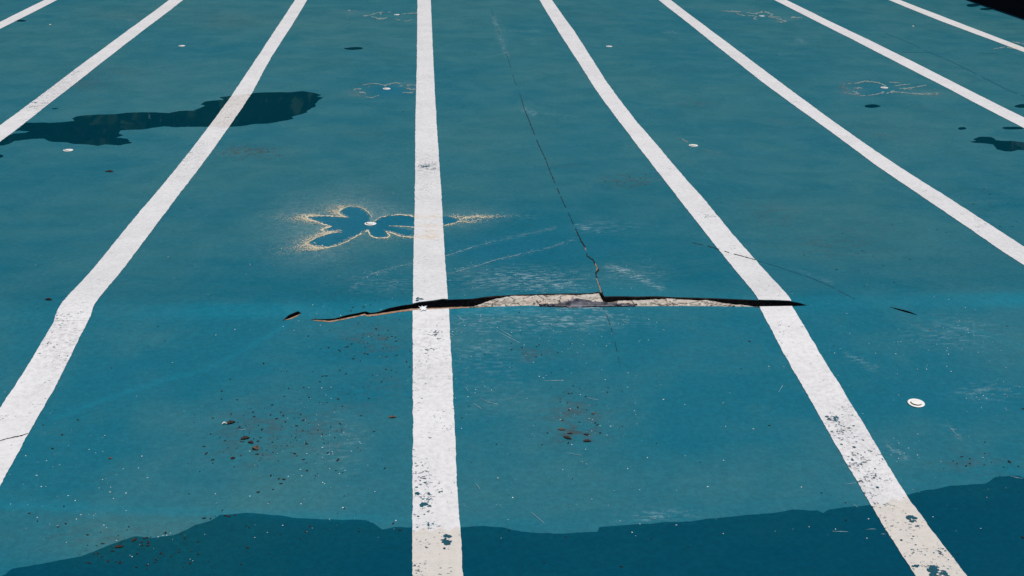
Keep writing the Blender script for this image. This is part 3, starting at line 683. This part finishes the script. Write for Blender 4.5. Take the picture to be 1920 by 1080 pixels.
A3 = U(5.647, 500, 370, [(770,362),(640,366),(585,352),(600,330),(640,318),(690,308)])
A4 = U(5.647, 500, 370, [(690,308),(600,285),(520,255),(450,235),(415,212),(450,196),(500,196),(600,194),(740,200),(865,212)])
A5 = U(5.647, 500, 370, [(865,212),(800,195),(750,160),(790,125),(840,100),(890,92),(960,98),(1030,122),(1080,160),(1115,210)])
A6 = U(5.647, 500, 370, [(1130,258),(1200,214),(1300,190),(1400,183),(1500,188),(1566,205)])
A7 = U(5.647, 500, 370, [(1295,301),(1400,305),(1500,310),(1566,318)])
A8 = U(5.647, 500, 370, [(1072,345),(1095,400),(1130,422),(1200,432),(1290,422),(1300,400),(1255,358),(1330,378),(1420,412),(1566,424)])
A9 = U(4.174, 500, 360, [(1425,188),(1470,196),(1510,212),(1560,200),(1620,190),(1700,200)])
A10 = U(4.174, 500, 360, [(1390,262),(1480,240),(1515,225),(1580,240),(1660,215)])
stain('mineral_stain', 'cream butterfly shaped crust with ragged crumbly edges, crossing the upright line', [
  (A1, [2.6,1.6,1.3,1.4,1.3,1.2,1.2,1.2]), (A2, [1.4,1.2,1.0,1.2,1.4,.4]), (A3, [.5,1.4,2.4,1.6,2.2,.6]), (A4, [.8,2.2,2.0,2.0,2.6,1.8,1.4,1.4,1.6,.5]), (A5, [.6,2.0,2.6,1.4,1.0,.9,.9,.9,1.0,1.4]),
  (A6, [1.1,1.4,1.3,1.2,1.6,2.2]), (A7, [.5,.9,1.2,1.6]), (A8, [3.2,2.2,1.6,1.6,2.0,2.4,.6,2.6,1.4,1.4]), (A9, [.6,1,1.2,1.2,1,.6]), (A10, [.8,1.2,1.4,1,.4])],
  (694, 420), M_CRUST, [(A4[2:8], 330, 15, .0095), (A4[1:6], 420, 34, .0060), (A2, 330, 16, .0095), (A1[4:], 260, 13, .010), (A1[5:], 340, 38, .0058), (A1[:5], 130, 5, .006), (A5[1:5], 260, 13, .0095), (A5[4:], 110, 6, .006), (A6, 110, 4, .005), (A8[3:], 160, 7, .006), (A9, 190, 17, .010), (A9[3:], 240, 36, .0060), (A10, 130, 14, .008), (A3, 90, 10, .008), (A1[:4], 120, 16, .004), (A8, 160, 18, .004), (A5[:4], 260, 26, .0050), (A5, 160, 22, .0045)])
B = lambda p: U(10.667, 640, 140, p)
stain('mineral_stain', 'grey rimmed stain shaped like a blue star, left of the upright line', [
  (B([(400,215),(570,185),(650,172),(760,188),(875,215),(960,185),(1080,160),(1200,175)]), [.5,1,1,1,1.6,1.2,1.4,1]), (B([(460,230),(520,228),(585,236)]), [.8,1.5,1]), (B([(230,290),(350,280),(450,282)]), [1,1.5,.8]), (B([(360,360),(450,352),(490,388)]), [2,2,1]),
  (B([(480,440),(600,462),(700,430),(760,412)]), [.8,1,1,.6]), (B([(1150,238),(1220,224),(1330,210),(1485,208)]), [.8,1.8,1,1]), (B([(1300,272),(1380,288),(1485,292)]), [.8,1.8,1.2]), (B([(1220,360),(1300,358),(1430,360)]), [1,1.2,1.5])],
  (725, 167), M_CRUSTPALE, [(B([(200,300),(300,380),(450,440)]), 70, 5, .012), (B([(330,215),(560,180)]), 30, 4, .012), (B([(1250,200),(1430,360)]), 40, 4, .012)])
C_ = lambda p: U(9.6, 1560, 130, p)
stain('mineral_stain', 'pale tangled stain in two lobes around the cap above an oval wet spot', [
  (C_([(290,260),(480,245),(560,215),(700,220),(830,240),(930,280),(970,300)]), [.8,1.2,1.8,1.4,1.4,1.4,2]), (C_([(550,262),(690,285)]), [1.6,.7]), (C_([(390,340),(470,335),(550,338)]), [.6,1.8,.8]), (C_([(370,390),(430,420),(490,440)]), [1,2.6,1]), (C_([(210,430),(330,440),(450,460),(560,475),(700,465),(850,440),(940,400)]), [.5,.8,1,1,1.2,1.4,2]),
  (C_([(980,432),(1060,410),(1100,388),(1150,402),(1300,425),(1500,440),(1900,450)]), [1,2,3,1.5,1,1.4,1.2]), (C_([(1120,345),(1300,350),(1500,320),(1700,285)]), [1,1.4,1.2,1]), (C_([(1120,302),(1250,280),(1400,268)]), [.8,1.2,.8]), (C_([(1300,352),(1600,385),(1900,430)]), [.6,1,2]), (C_([(1000,232),(1200,242),(1350,252)]), [.6,1,.5])],
  (1658, 165), M_CRUSTPALE, [(C_([(200,270),(280,370),(240,430)]), 90, 4, .014), (C_([(1600,440),(1900,455)]), 50, 4, .014), (C_([(500,215),(200,260)]), 30, 4, .012)])
D_ = lambda p: U(9.6, 1340, 0, p)
stain('mineral_stain', 'pale looped stain with thin pointed petals at the top of the floor', [
  (D_([(120,195),(350,205),(500,215),(640,235),(760,255),(740,245),(800,225),(900,213),(1000,240),(1050,265),(960,300),(1080,320),(1180,350),(1300,387)]), [.4,1.4,1,.8,1.2,1,1.4,1.6,1.4,1.2,.7,.8,1.2,1.2]), (D_([(1300,390),(1200,395),(1080,380),(960,362),(870,320),(830,345),(740,352),(700,330),(760,300),(680,285),(500,275),(400,245),(350,205)]), [1.2,1.4,.9,.9,1.6,1,1.4,1,.8,.9,.9,1.1,1.4]), (D_([(1000,300),(1300,318),(1430,316),(1580,312)]), [.5,.8,1.4,.6])],
  (1428, 30), M_CRUSTPALE, [])
E_ = lambda p: U(9.6, 640, 0, p)
stain('mineral_stain', 'faint smeared stain around the tiny cap left of the upright line at the top', [
  (E_([(400,290),(550,265),(650,230),(800,215),(900,220)]), [1.6,1,.9,1,.6]), (E_([(690,252),(760,255)]), [1,1.4]), (E_([(540,300),(690,335),(760,330),(900,310)]), [.6,1.6,1.2,.6]), (E_([(1080,255),(1200,240),(1370,235)]), [.6,.9,1]), (E_([(960,335),(1080,370),(1180,380),(1280,350)]), [.6,.8,.9,.6]), (E_([(0,190),(150,190),(300,200)]), [.8,1,.6]), (E_([(0,325),(120,322)]), [1,1])],
  (743, 28), M_CRUSTPALE, [])
stain('mineral_stain', 'faint broken stain either side of the lone cap right of the thin crack', [
  ([(1275,258), (1284, 264), (1290, 266)], [.5, 1.2, .5])], (1300, 273), M_CRUSTPALE, [([(1312, 279), (1352, 292)], 60, 5, .007), ([(1262, 254), (1290, 268)], 40, 4, .007)])
stain('mineral_stain', 'pale stain half out of frame under the narrowest lane line', [
  ([(1862, 92), (1885, 88), (1912, 93)], [.6, 1.4, .8]), ([(1898, 78), (1920, 82), (1940, 80)], [.8, 1.8, 1])], (1915, 84), M_CRUSTPALE, [([(1860, 88), (1920, 80)], 30, 4, .014)])

# ------------------------------------------------------------------ flecks, grit, scratches
def scatter(n_by, size, dz, flat=1.2, n=5, pw=2.2):
    P = []
    for (x, y, rx, ry, cnt) in n_by:
        if rx > 0: P.append(np.stack([rng.normal(x, rx, cnt), rng.normal(y, ry, cnt)], 1))
        else: P.append(np.stack([rng.uniform(-20, 1940, cnt), 1010 - 1005 * rng.random(cnt)**1.5], 1))
    P = np.concatenate(P); P = P[(P[:, 0] > -30) & (P[:, 0] < 1950) & (P[:, 1] > 1) & (P[:, 1] < 1100)]
    return ragged_many(P, size * (.25 + rng.random(len(P))**pw), n, dz, flat, .8, dzj=.001)
fl = scatter([(0, 0, 0, 0, 380), (1000, 525, 70, 16, 170), (1040, 540, 40, 10, 60), (900, 520, 80, 25, 70), (1790, 625, 70, 30, 90), (610, 850, 50, 60, 110), (1100, 790, 70, 60, 120), (90, 880, 80, 60, 90), (700, 540, 60, 25, 50), (420, 480, 80, 40, 60), (1870, 740, 40, 20, 40), (900, 600, 60, 25, 60), (1690, 840, 25, 25, 40), (880, 700, 60, 70, 60), (1060, 620, 90, 30, 70), (560, 600, 120, 30, 30), (1600, 680, 60, 30, 30), (1150, 950, 200, 24, 22), (190, 990, 120, 30, 26), (1190, 520, 40, 18, 40), (300, 290, 120, 40, 50), (1420, 265, 40, 20, 20)] + [(x, y, 10, 2.2, 9) for x, y in [(860,472),(880,465),(905,458),(930,452),(960,445),(700,512),(730,503),(760,497),(870,505),(900,496),(930,487),(960,480),(1000,471),(1050,458),(1150,500),(1175,508),(1200,522),(1070,577),(1095,577),(1120,578)]], .0040, .0028)
tag(poly_obj('paint_flecks', fl, M_FLECK), 'tiny white paint flecks strewn over the blue floor', 'flecks', kind='stuff')
gr = scatter([(0, 0, 0, 0, 180), (690, 640, 40, 40, 90), (480, 820, 60, 40, 110), (570, 850, 70, 60, 90), (250, 1020, 60, 16, 60), (430, 966, 30, 8, 16), (1640, 470, 80, 30, 60), (1840, 378, 40, 22, 60), (240, 1050, 150, 20, 40), (470, 285, 40, 8, 60), (165, 150, 30, 8, 36), (1180, 338, 40, 6, 30), (1090, 780, 40, 40, 50), (700, 1020, 250, 30, 14), (1300, 1030, 200, 40, 10), (1830, 865, 40, 14, 26), (1000, 660, 30, 16, 24), (620, 740, 60, 50, 40)], .0075, .0030, 1.5, 6)
tag(poly_obj('leaf_crumbs', gr, M_GRIT), 'dark brown leaf crumbs and grit scattered on the floor', 'leaf litter', kind='stuff')
SCR = [((930,620),(975,643)),((900,747),(932,758)),((888,756),(903,766)),((871,725),(878,734)),((1100,745),(1122,750)),((1063,849),(1091,854)),((995,960),(1021,981)),((1020,714),(1054,713)),((890,905),(900,917)),((834,622),(851,629)),((1027,604),(1040,611)),((1660,830),(1672,845)),((1600,890),(1612,894)),((1585,908),(1605,905)),((1600,945),(1608,951)),((1625,993),(1642,992)),((1560,996),(1590,997)),((1710,917),(1724,923)),((1216,968),(1230,973)),((855,590),(870,602)),((938,618),(960,631)),((1165,600),(1180,606)),((447,806),(461,805)),((1460,735),(1468,722)),((1895,893),(1918,897)),((1780,800),(1798,818)),((1652,1001),(1660,1001)),((1150,505),(1172,512))]
sp = []
for i, (a, b) in enumerate(SCR):
    mid = ((a[0] + b[0]) / 2 + random.gauss(0, .6), (a[1] + b[1]) / 2 + random.gauss(0, .6))
    sp += ribbon([a, mid, b], [.3, .8, .6], .0030, 1.0, .05, .4, seed=i * 2.1)
for pth, wd, sd in [([(655, 545), (680, 524), (700, 512), (735, 502), (772, 494)], [.5, 1.0, 1.2, 1.0, 1.2], 1.), ([(836, 480), (860, 472), (890, 462), (920, 454), (950, 447), (1000, 436), (1045, 427)], [2.0, 1.6, 1.3, 1.2, 1.0, .8, .3], 2.), ([(842, 513), (880, 503), (930, 487), (970, 478), (1010, 469), (1050, 458), (1085, 446)], [1.0, 1.4, 2.0, 1.6, 1.0, .8, .3], 3.), ([(1040, 581), (1062, 577.5), (1090, 577), (1128, 577.5)], [.6, 1.8, 1.6, 2.2], 4.), ([(1140, 498), (1160, 500), (1185, 512), (1232, 540)], [.6, 1.4, 1.0, .4], 5.), ([(1130, 583), (1150, 597)], [.8, 1.2], 6.)]:
    sp += ribbon(pth, [q * .42 for q in wd], .0030, .8, .30, 1.1, seed=sd * 4.3)
tag(poly_obj('scratches', sp, M_PALE), 'fine pale scratches in the blue paint', 'scratches', kind='stuff')

# ------------------------------------------------------------------ dried leaves
def leaf(c, size, label, mat, rot=0., curl=.5, stalk=False, aspect=.5, lobes=0.):
    w = on_floor([c])[0]
    nl, nw = 12, 7; vs = []
    sd = random.random() * 50
    for i in range(nl):
        t = i / (nl - 1); half = size * aspect * .5 * (math.sin(math.pi * (.06 + .90 * t)))**.8 * (1 + lobes * math.sin(t * 19 + sd))
        for j in range(nw):
            u = j / (nw - 1) * 2 - 1
            z = curl * size * (.35 * abs(u)**1.6 * math.sin(math.pi * t) + .22 * (t - .5)**2) + .05 * size * mnoise.noise(Vector((t * 5 + sd, u * 3, 0)))
            vs.append(((t - .5) * size, u * half * (1 + .25 * mnoise.noise(Vector((t * 7, sd, u)))), .004 + max(z, 0)))
    o = make_mesh('dried_leaf', vs, gridfaces(nl, nw, flip=True), mat, smooth=True)
    o.location = tuple(w); o.rotation_euler = (0, 0, rot)
    if stalk:
        v, f = [], []
        for i in range(6):
            t = i / 5; x, y, z = -size * .45 - t * size * .55, .06 * size * math.sin(t * 2), .006 + .012 * math.sin(t * 3)
            for a in range(6): v.append((x, y + .0045 * (1.2 - .5 * t) * math.cos(a * math.pi / 3), z + .004 * math.sin(a * math.pi / 3)))
        for i in range(5):
            for a in range(6): f.append((i * 6 + a, i * 6 + (a + 1) % 6, i * 6 + 6 + (a + 1) % 6, i * 6 + 6 + a))
        make_mesh('stalk', v, f, M_STALK, o, smooth=True)
    tag(o, label, 'leaf', 'dried leaves on the floor')
    return o
leaf((433, 794), .055, 'dark dried leaf with a pale stalk in the lower left lane', M_LEAF, .5, .5, True, .6, .3)
leaf((460, 823), .055, 'dark ragged leaf at the top of the small leaf heap, lower left', M_LEAF, .3, .4, False, .55, .35)
leaf((470, 831), .040, 'crumpled dark leaf scrap in the middle of the small leaf heap', M_LEAF, -.5, .6, False, .5, .3)
leaf((479, 842), .045, 'curled tan leaf at the bottom of the small leaf heap', M_LEAFTAN, -.9, .9, False, .8, .2)
leaf((437, 860), .028, 'single dark leaf scrap below the leaf heap', M_LEAF, .4, .5, False, .7)
leaf((387, 851), .030, 'thin dark leaf scrap left of the leaf heap', M_LEAF, 1.2, .3, False, .3)
leaf((736, 783.5), .045, 'brown leaf scrap close to the left side of the upright line', M_LEAFTAN, .1, .5, False, .45, .2)
leaf((207, 860.5), .026, 'tiny tan leaf scrap on bare blue floor near the lower left', M_LEAFTAN, 2.8, .4, False, .5)
leaf((91, 563), .055, 'dark leaf lying beside the ridge at the far left', M_LEAF, -.2, .6, False, .4, .3)
leaf((205, 322), .085, 'dark flat leaf below the clean cap at left', M_LEAF, -.1, .2, False, .6)
leaf((1053, 806), .045, 'brown leaf fragment, upper left of the rusty patch right of the upright line', M_LEAFTAN, -.2, .2, False, .5, .3)
leaf((1064, 822), .055, 'brown leaf fragment, lower left of the rusty patch right of the upright line', M_LEAF, -.7, .3, False, .45, .2)
leaf((1069, 813.5), .035, 'thin brown leaf fragment in the middle of the rusty patch', M_LEAF, -.05, .2, False, .3)
leaf((1101, 828), .048, 'brown leaf fragment at the lower right of the rusty patch', M_LEAF, -.1, .3, False, .5, .2)
leaf((1100, 816), .042, 'slanted brown leaf fragment at the right of the rusty patch', M_LEAF, -.5, .3, False, .35, .2)
leaf((1112, 776), .03, 'faint brown leaf fragment above the rusty patch', M_LEAFTAN, -.2, .15, False, .4)
leaf((223, 1026), .045, 'dark sodden leaf just inside the near water at left', M_LEAF, .1, .15, False, .5, .3)
leaf((252, 1013), .035, 'dark sodden leaf scrap at the water edge', M_LEAF, 1.0, .15, False, .5, .3)
# two pale pebbles far off
def pebble(c, r, label):
    w = on_floor([c])[0]
    bm = bmesh.new(); bmesh.ops.create_icosphere(bm, subdivisions=2, radius=r)
    for v in bm.verts: v.co *= 1 + .25 * mnoise.noise(v.co * 40); v.co.z = v.co.z * .5 + r * .45
    me = bpy.data.meshes.new('pebble'); bm.to_mesh(me); bm.free(); me.materials.append(M_STALK)
    o = bpy.data.objects.new('pebble', me); COL.objects.link(o); o.location = tuple(w)
    tag(o, label, 'pebble', 'pebbles'); return o
pebble((94, 47), .018, 'tiny pale pebble between the two leftmost lane lines')
pebble((1712, 50), .020, 'tiny pale pebble between the two rightmost lane lines')

# ------------------------------------------------------------------ pool walls, deck, trees beyond the pool (seen only as reflections)
DECK = 1.85
def box(name, x0, x1, y0, y1, z0, z1, mat, parent=None, bev=.0):
    bm = bmesh.new(); bmesh.ops.create_cube(bm, size=1)
    for v in bm.verts: v.co = Vector(((v.co.x + .5) * (x1 - x0) + x0, (v.co.y + .5) * (y1 - y0) + y0, (v.co.z + .5) * (z1 - z0) + z0))
    if bev: bmesh.ops.bevel(bm, geom=bm.edges[:], offset=bev, segments=2, affect='EDGES')
    me = bpy.data.meshes.new(name); bm.to_mesh(me); bm.free(); me.materials.append(mat)
    o = bpy.data.objects.new(name, me); COL.objects.link(o)
    if parent: o.parent = parent
    return o
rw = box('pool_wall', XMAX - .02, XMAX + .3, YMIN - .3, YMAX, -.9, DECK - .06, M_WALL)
tag(rw, 'black side wall of the pool in the top right corner', 'wall')
# sloped black strip added along the wall, painting in its shadow on the floor
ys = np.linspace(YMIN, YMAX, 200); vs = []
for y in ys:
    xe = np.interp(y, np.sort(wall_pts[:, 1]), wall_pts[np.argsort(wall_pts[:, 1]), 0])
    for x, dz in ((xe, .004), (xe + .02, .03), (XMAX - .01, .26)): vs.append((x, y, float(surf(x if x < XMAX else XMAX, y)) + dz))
make_mesh('wall_shadow_strip', vs, gridfaces(len(ys), 3), M_WALL, rw)
box('coping', XMAX - .05, XMAX + .32, YMIN - .3, YMAX, DECK - .058, DECK + .02, M_DECK, rw, .015)
tag(box('pool_wall', XMIN - .3, XMIN + .02, YMIN - .3, YMAX, -.9, DECK, M_WALLBLUE), 'blue side wall of the pool, out of frame on the left', 'wall')
tag(box('pool_wall', XMIN + .02, XMAX - .02, YMAX - .02, YMAX + .3, -.9, DECK, M_WALLBLUE), 'blue far end wall of the pool', 'wall')
tag(box('pool_wall', XMIN + .02, XMAX - .02, YMIN - .3, YMIN + .02, -.9, DECK, M_WALLBLUE), 'blue near end wall below the camera', 'wall')
x0, x1, y0, y1, R_ = XMIN - .15, XMAX + .15, YMIN - .15, YMAX + .15, 400
dv = [(-R_, -R_), (R_, -R_), (R_, R_), (-R_, R_), (x0, y0), (x1, y0), (x1, y1), (x0, y1)]
deck = make_mesh('ground', [(a, b, DECK + .004) for a, b in dv], [(0, 1, 5, 4), (1, 2, 6, 5), (2, 3, 7, 6), (3, 0, 4, 7)], M_DECK)
tag(deck, kind='structure')
def wood():
    vs, fs, mi = [], [], []
    r = random.Random(3)
    def tri_leafs(cx, cy, cz, rx, ry, rz, n):
        for _ in range(n):
            while True:
                a = Vector((r.uniform(-1, 1), r.uniform(-1, 1), r.uniform(-1, 1)))
                if a.length < 1: break
            c = Vector((cx + a.x * rx, cy + a.y * ry, cz + a.z * rz)); s = r.uniform(.25, .6)
            e1 = Vector((r.gauss(0, 1), r.gauss(0, 1), r.gauss(0, 1))).normalized() * s; e2 = e1.orthogonal().normalized() * s * .7
            k = len(vs); vs.extend([c - e1, c + e2, c + e1, c - e2]); fs.append((k, k + 1, k + 2, k + 3)); mi.append(0)
    for i in range(108):
        x = -60 + i * 1.45 + r.uniform(-1, 1); y = 53 + r.uniform(-2, 5); h = r.uniform(18, 25)
        k = len(vs)
        for z, rad in ((1.8, .35), (h * .7, .15)):
            for q in range(8): vs.append(Vector((x + rad * math.cos(q * .785), y + rad * math.sin(q * .785), z)))
        for q in range(8): fs.append((k + q, k + (q + 1) % 8, k + 8 + (q + 1) % 8, k + 8 + q)); mi.append(1)
        for _ in range(6): tri_leafs(x + r.uniform(-1.5, 1.5), y + 1 + r.uniform(-1, 1), r.uniform(2.2, 7.5), 1.6, 1.0, 1.4, 90)
        for _ in range(15):
            tri_leafs(x + r.uniform(-1.8, 1.8), y + r.uniform(-1.5, 1.5), 2.2 + (h - 3.5) * r.random(), r.uniform(1.3, 2.4), 1.6, r.uniform(1.0, 2.2), 120)
    ml = mat_simple('tree_leaves', (.022, .042, .020), .8, .1, (.012, .028, .014), .6, False); mb = mat_simple('tree_bark', (.10, .075, .055), .9, .1)
    o = make_mesh('woodland', vs, fs, mats=[ml, mb], fmat=mi)
    tag(o, 'dense green trees standing beyond the far end of the pool', 'trees', kind='stuff')
wood()

# ------------------------------------------------------------------ daylight
sdir = Vector((.14, -.40, .905)).normalized()          # towards the sun: high, behind the camera and a little to its right
elev = math.asin(sdir.z)
sun = bpy.data.lights.new('sun', 'SUN'); sun.energy = 3.9; sun.angle = math.radians(.53); sun.color = (1.0, .955, .90)
so = bpy.data.objects.new('sun', sun); COL.objects.link(so); so.rotation_euler = (-sdir).to_track_quat('-Z', 'Y').to_euler(); so.location = (0, -5, 20)
w = bpy.data.worlds.new('World'); scene.world = w; w.use_nodes = True
nt = w.node_tree; bg = nt.nodes['Background']; sky = nt.nodes.new('ShaderNodeTexSky'); sky.sky_type = 'NISHITA'; sky.sun_disc = False
sky.sun_elevation = elev; sky.sun_rotation = math.atan2(sdir.x, sdir.y); sky.air_density = 1.0; sky.dust_density = .6; sky.ozone_density = 1.5
nt.links.new(sky.outputs[0], bg.inputs[0]); bg.inputs[1].default_value = .07
scene.view_settings.view_transform = 'Standard'; scene.view_settings.look = 'None'; scene.view_settings.exposure = 0; scene.view_settings.gamma = 1
scene.cycles.max_bounces = 8; scene.cycles.transparent_max_bounces = 12
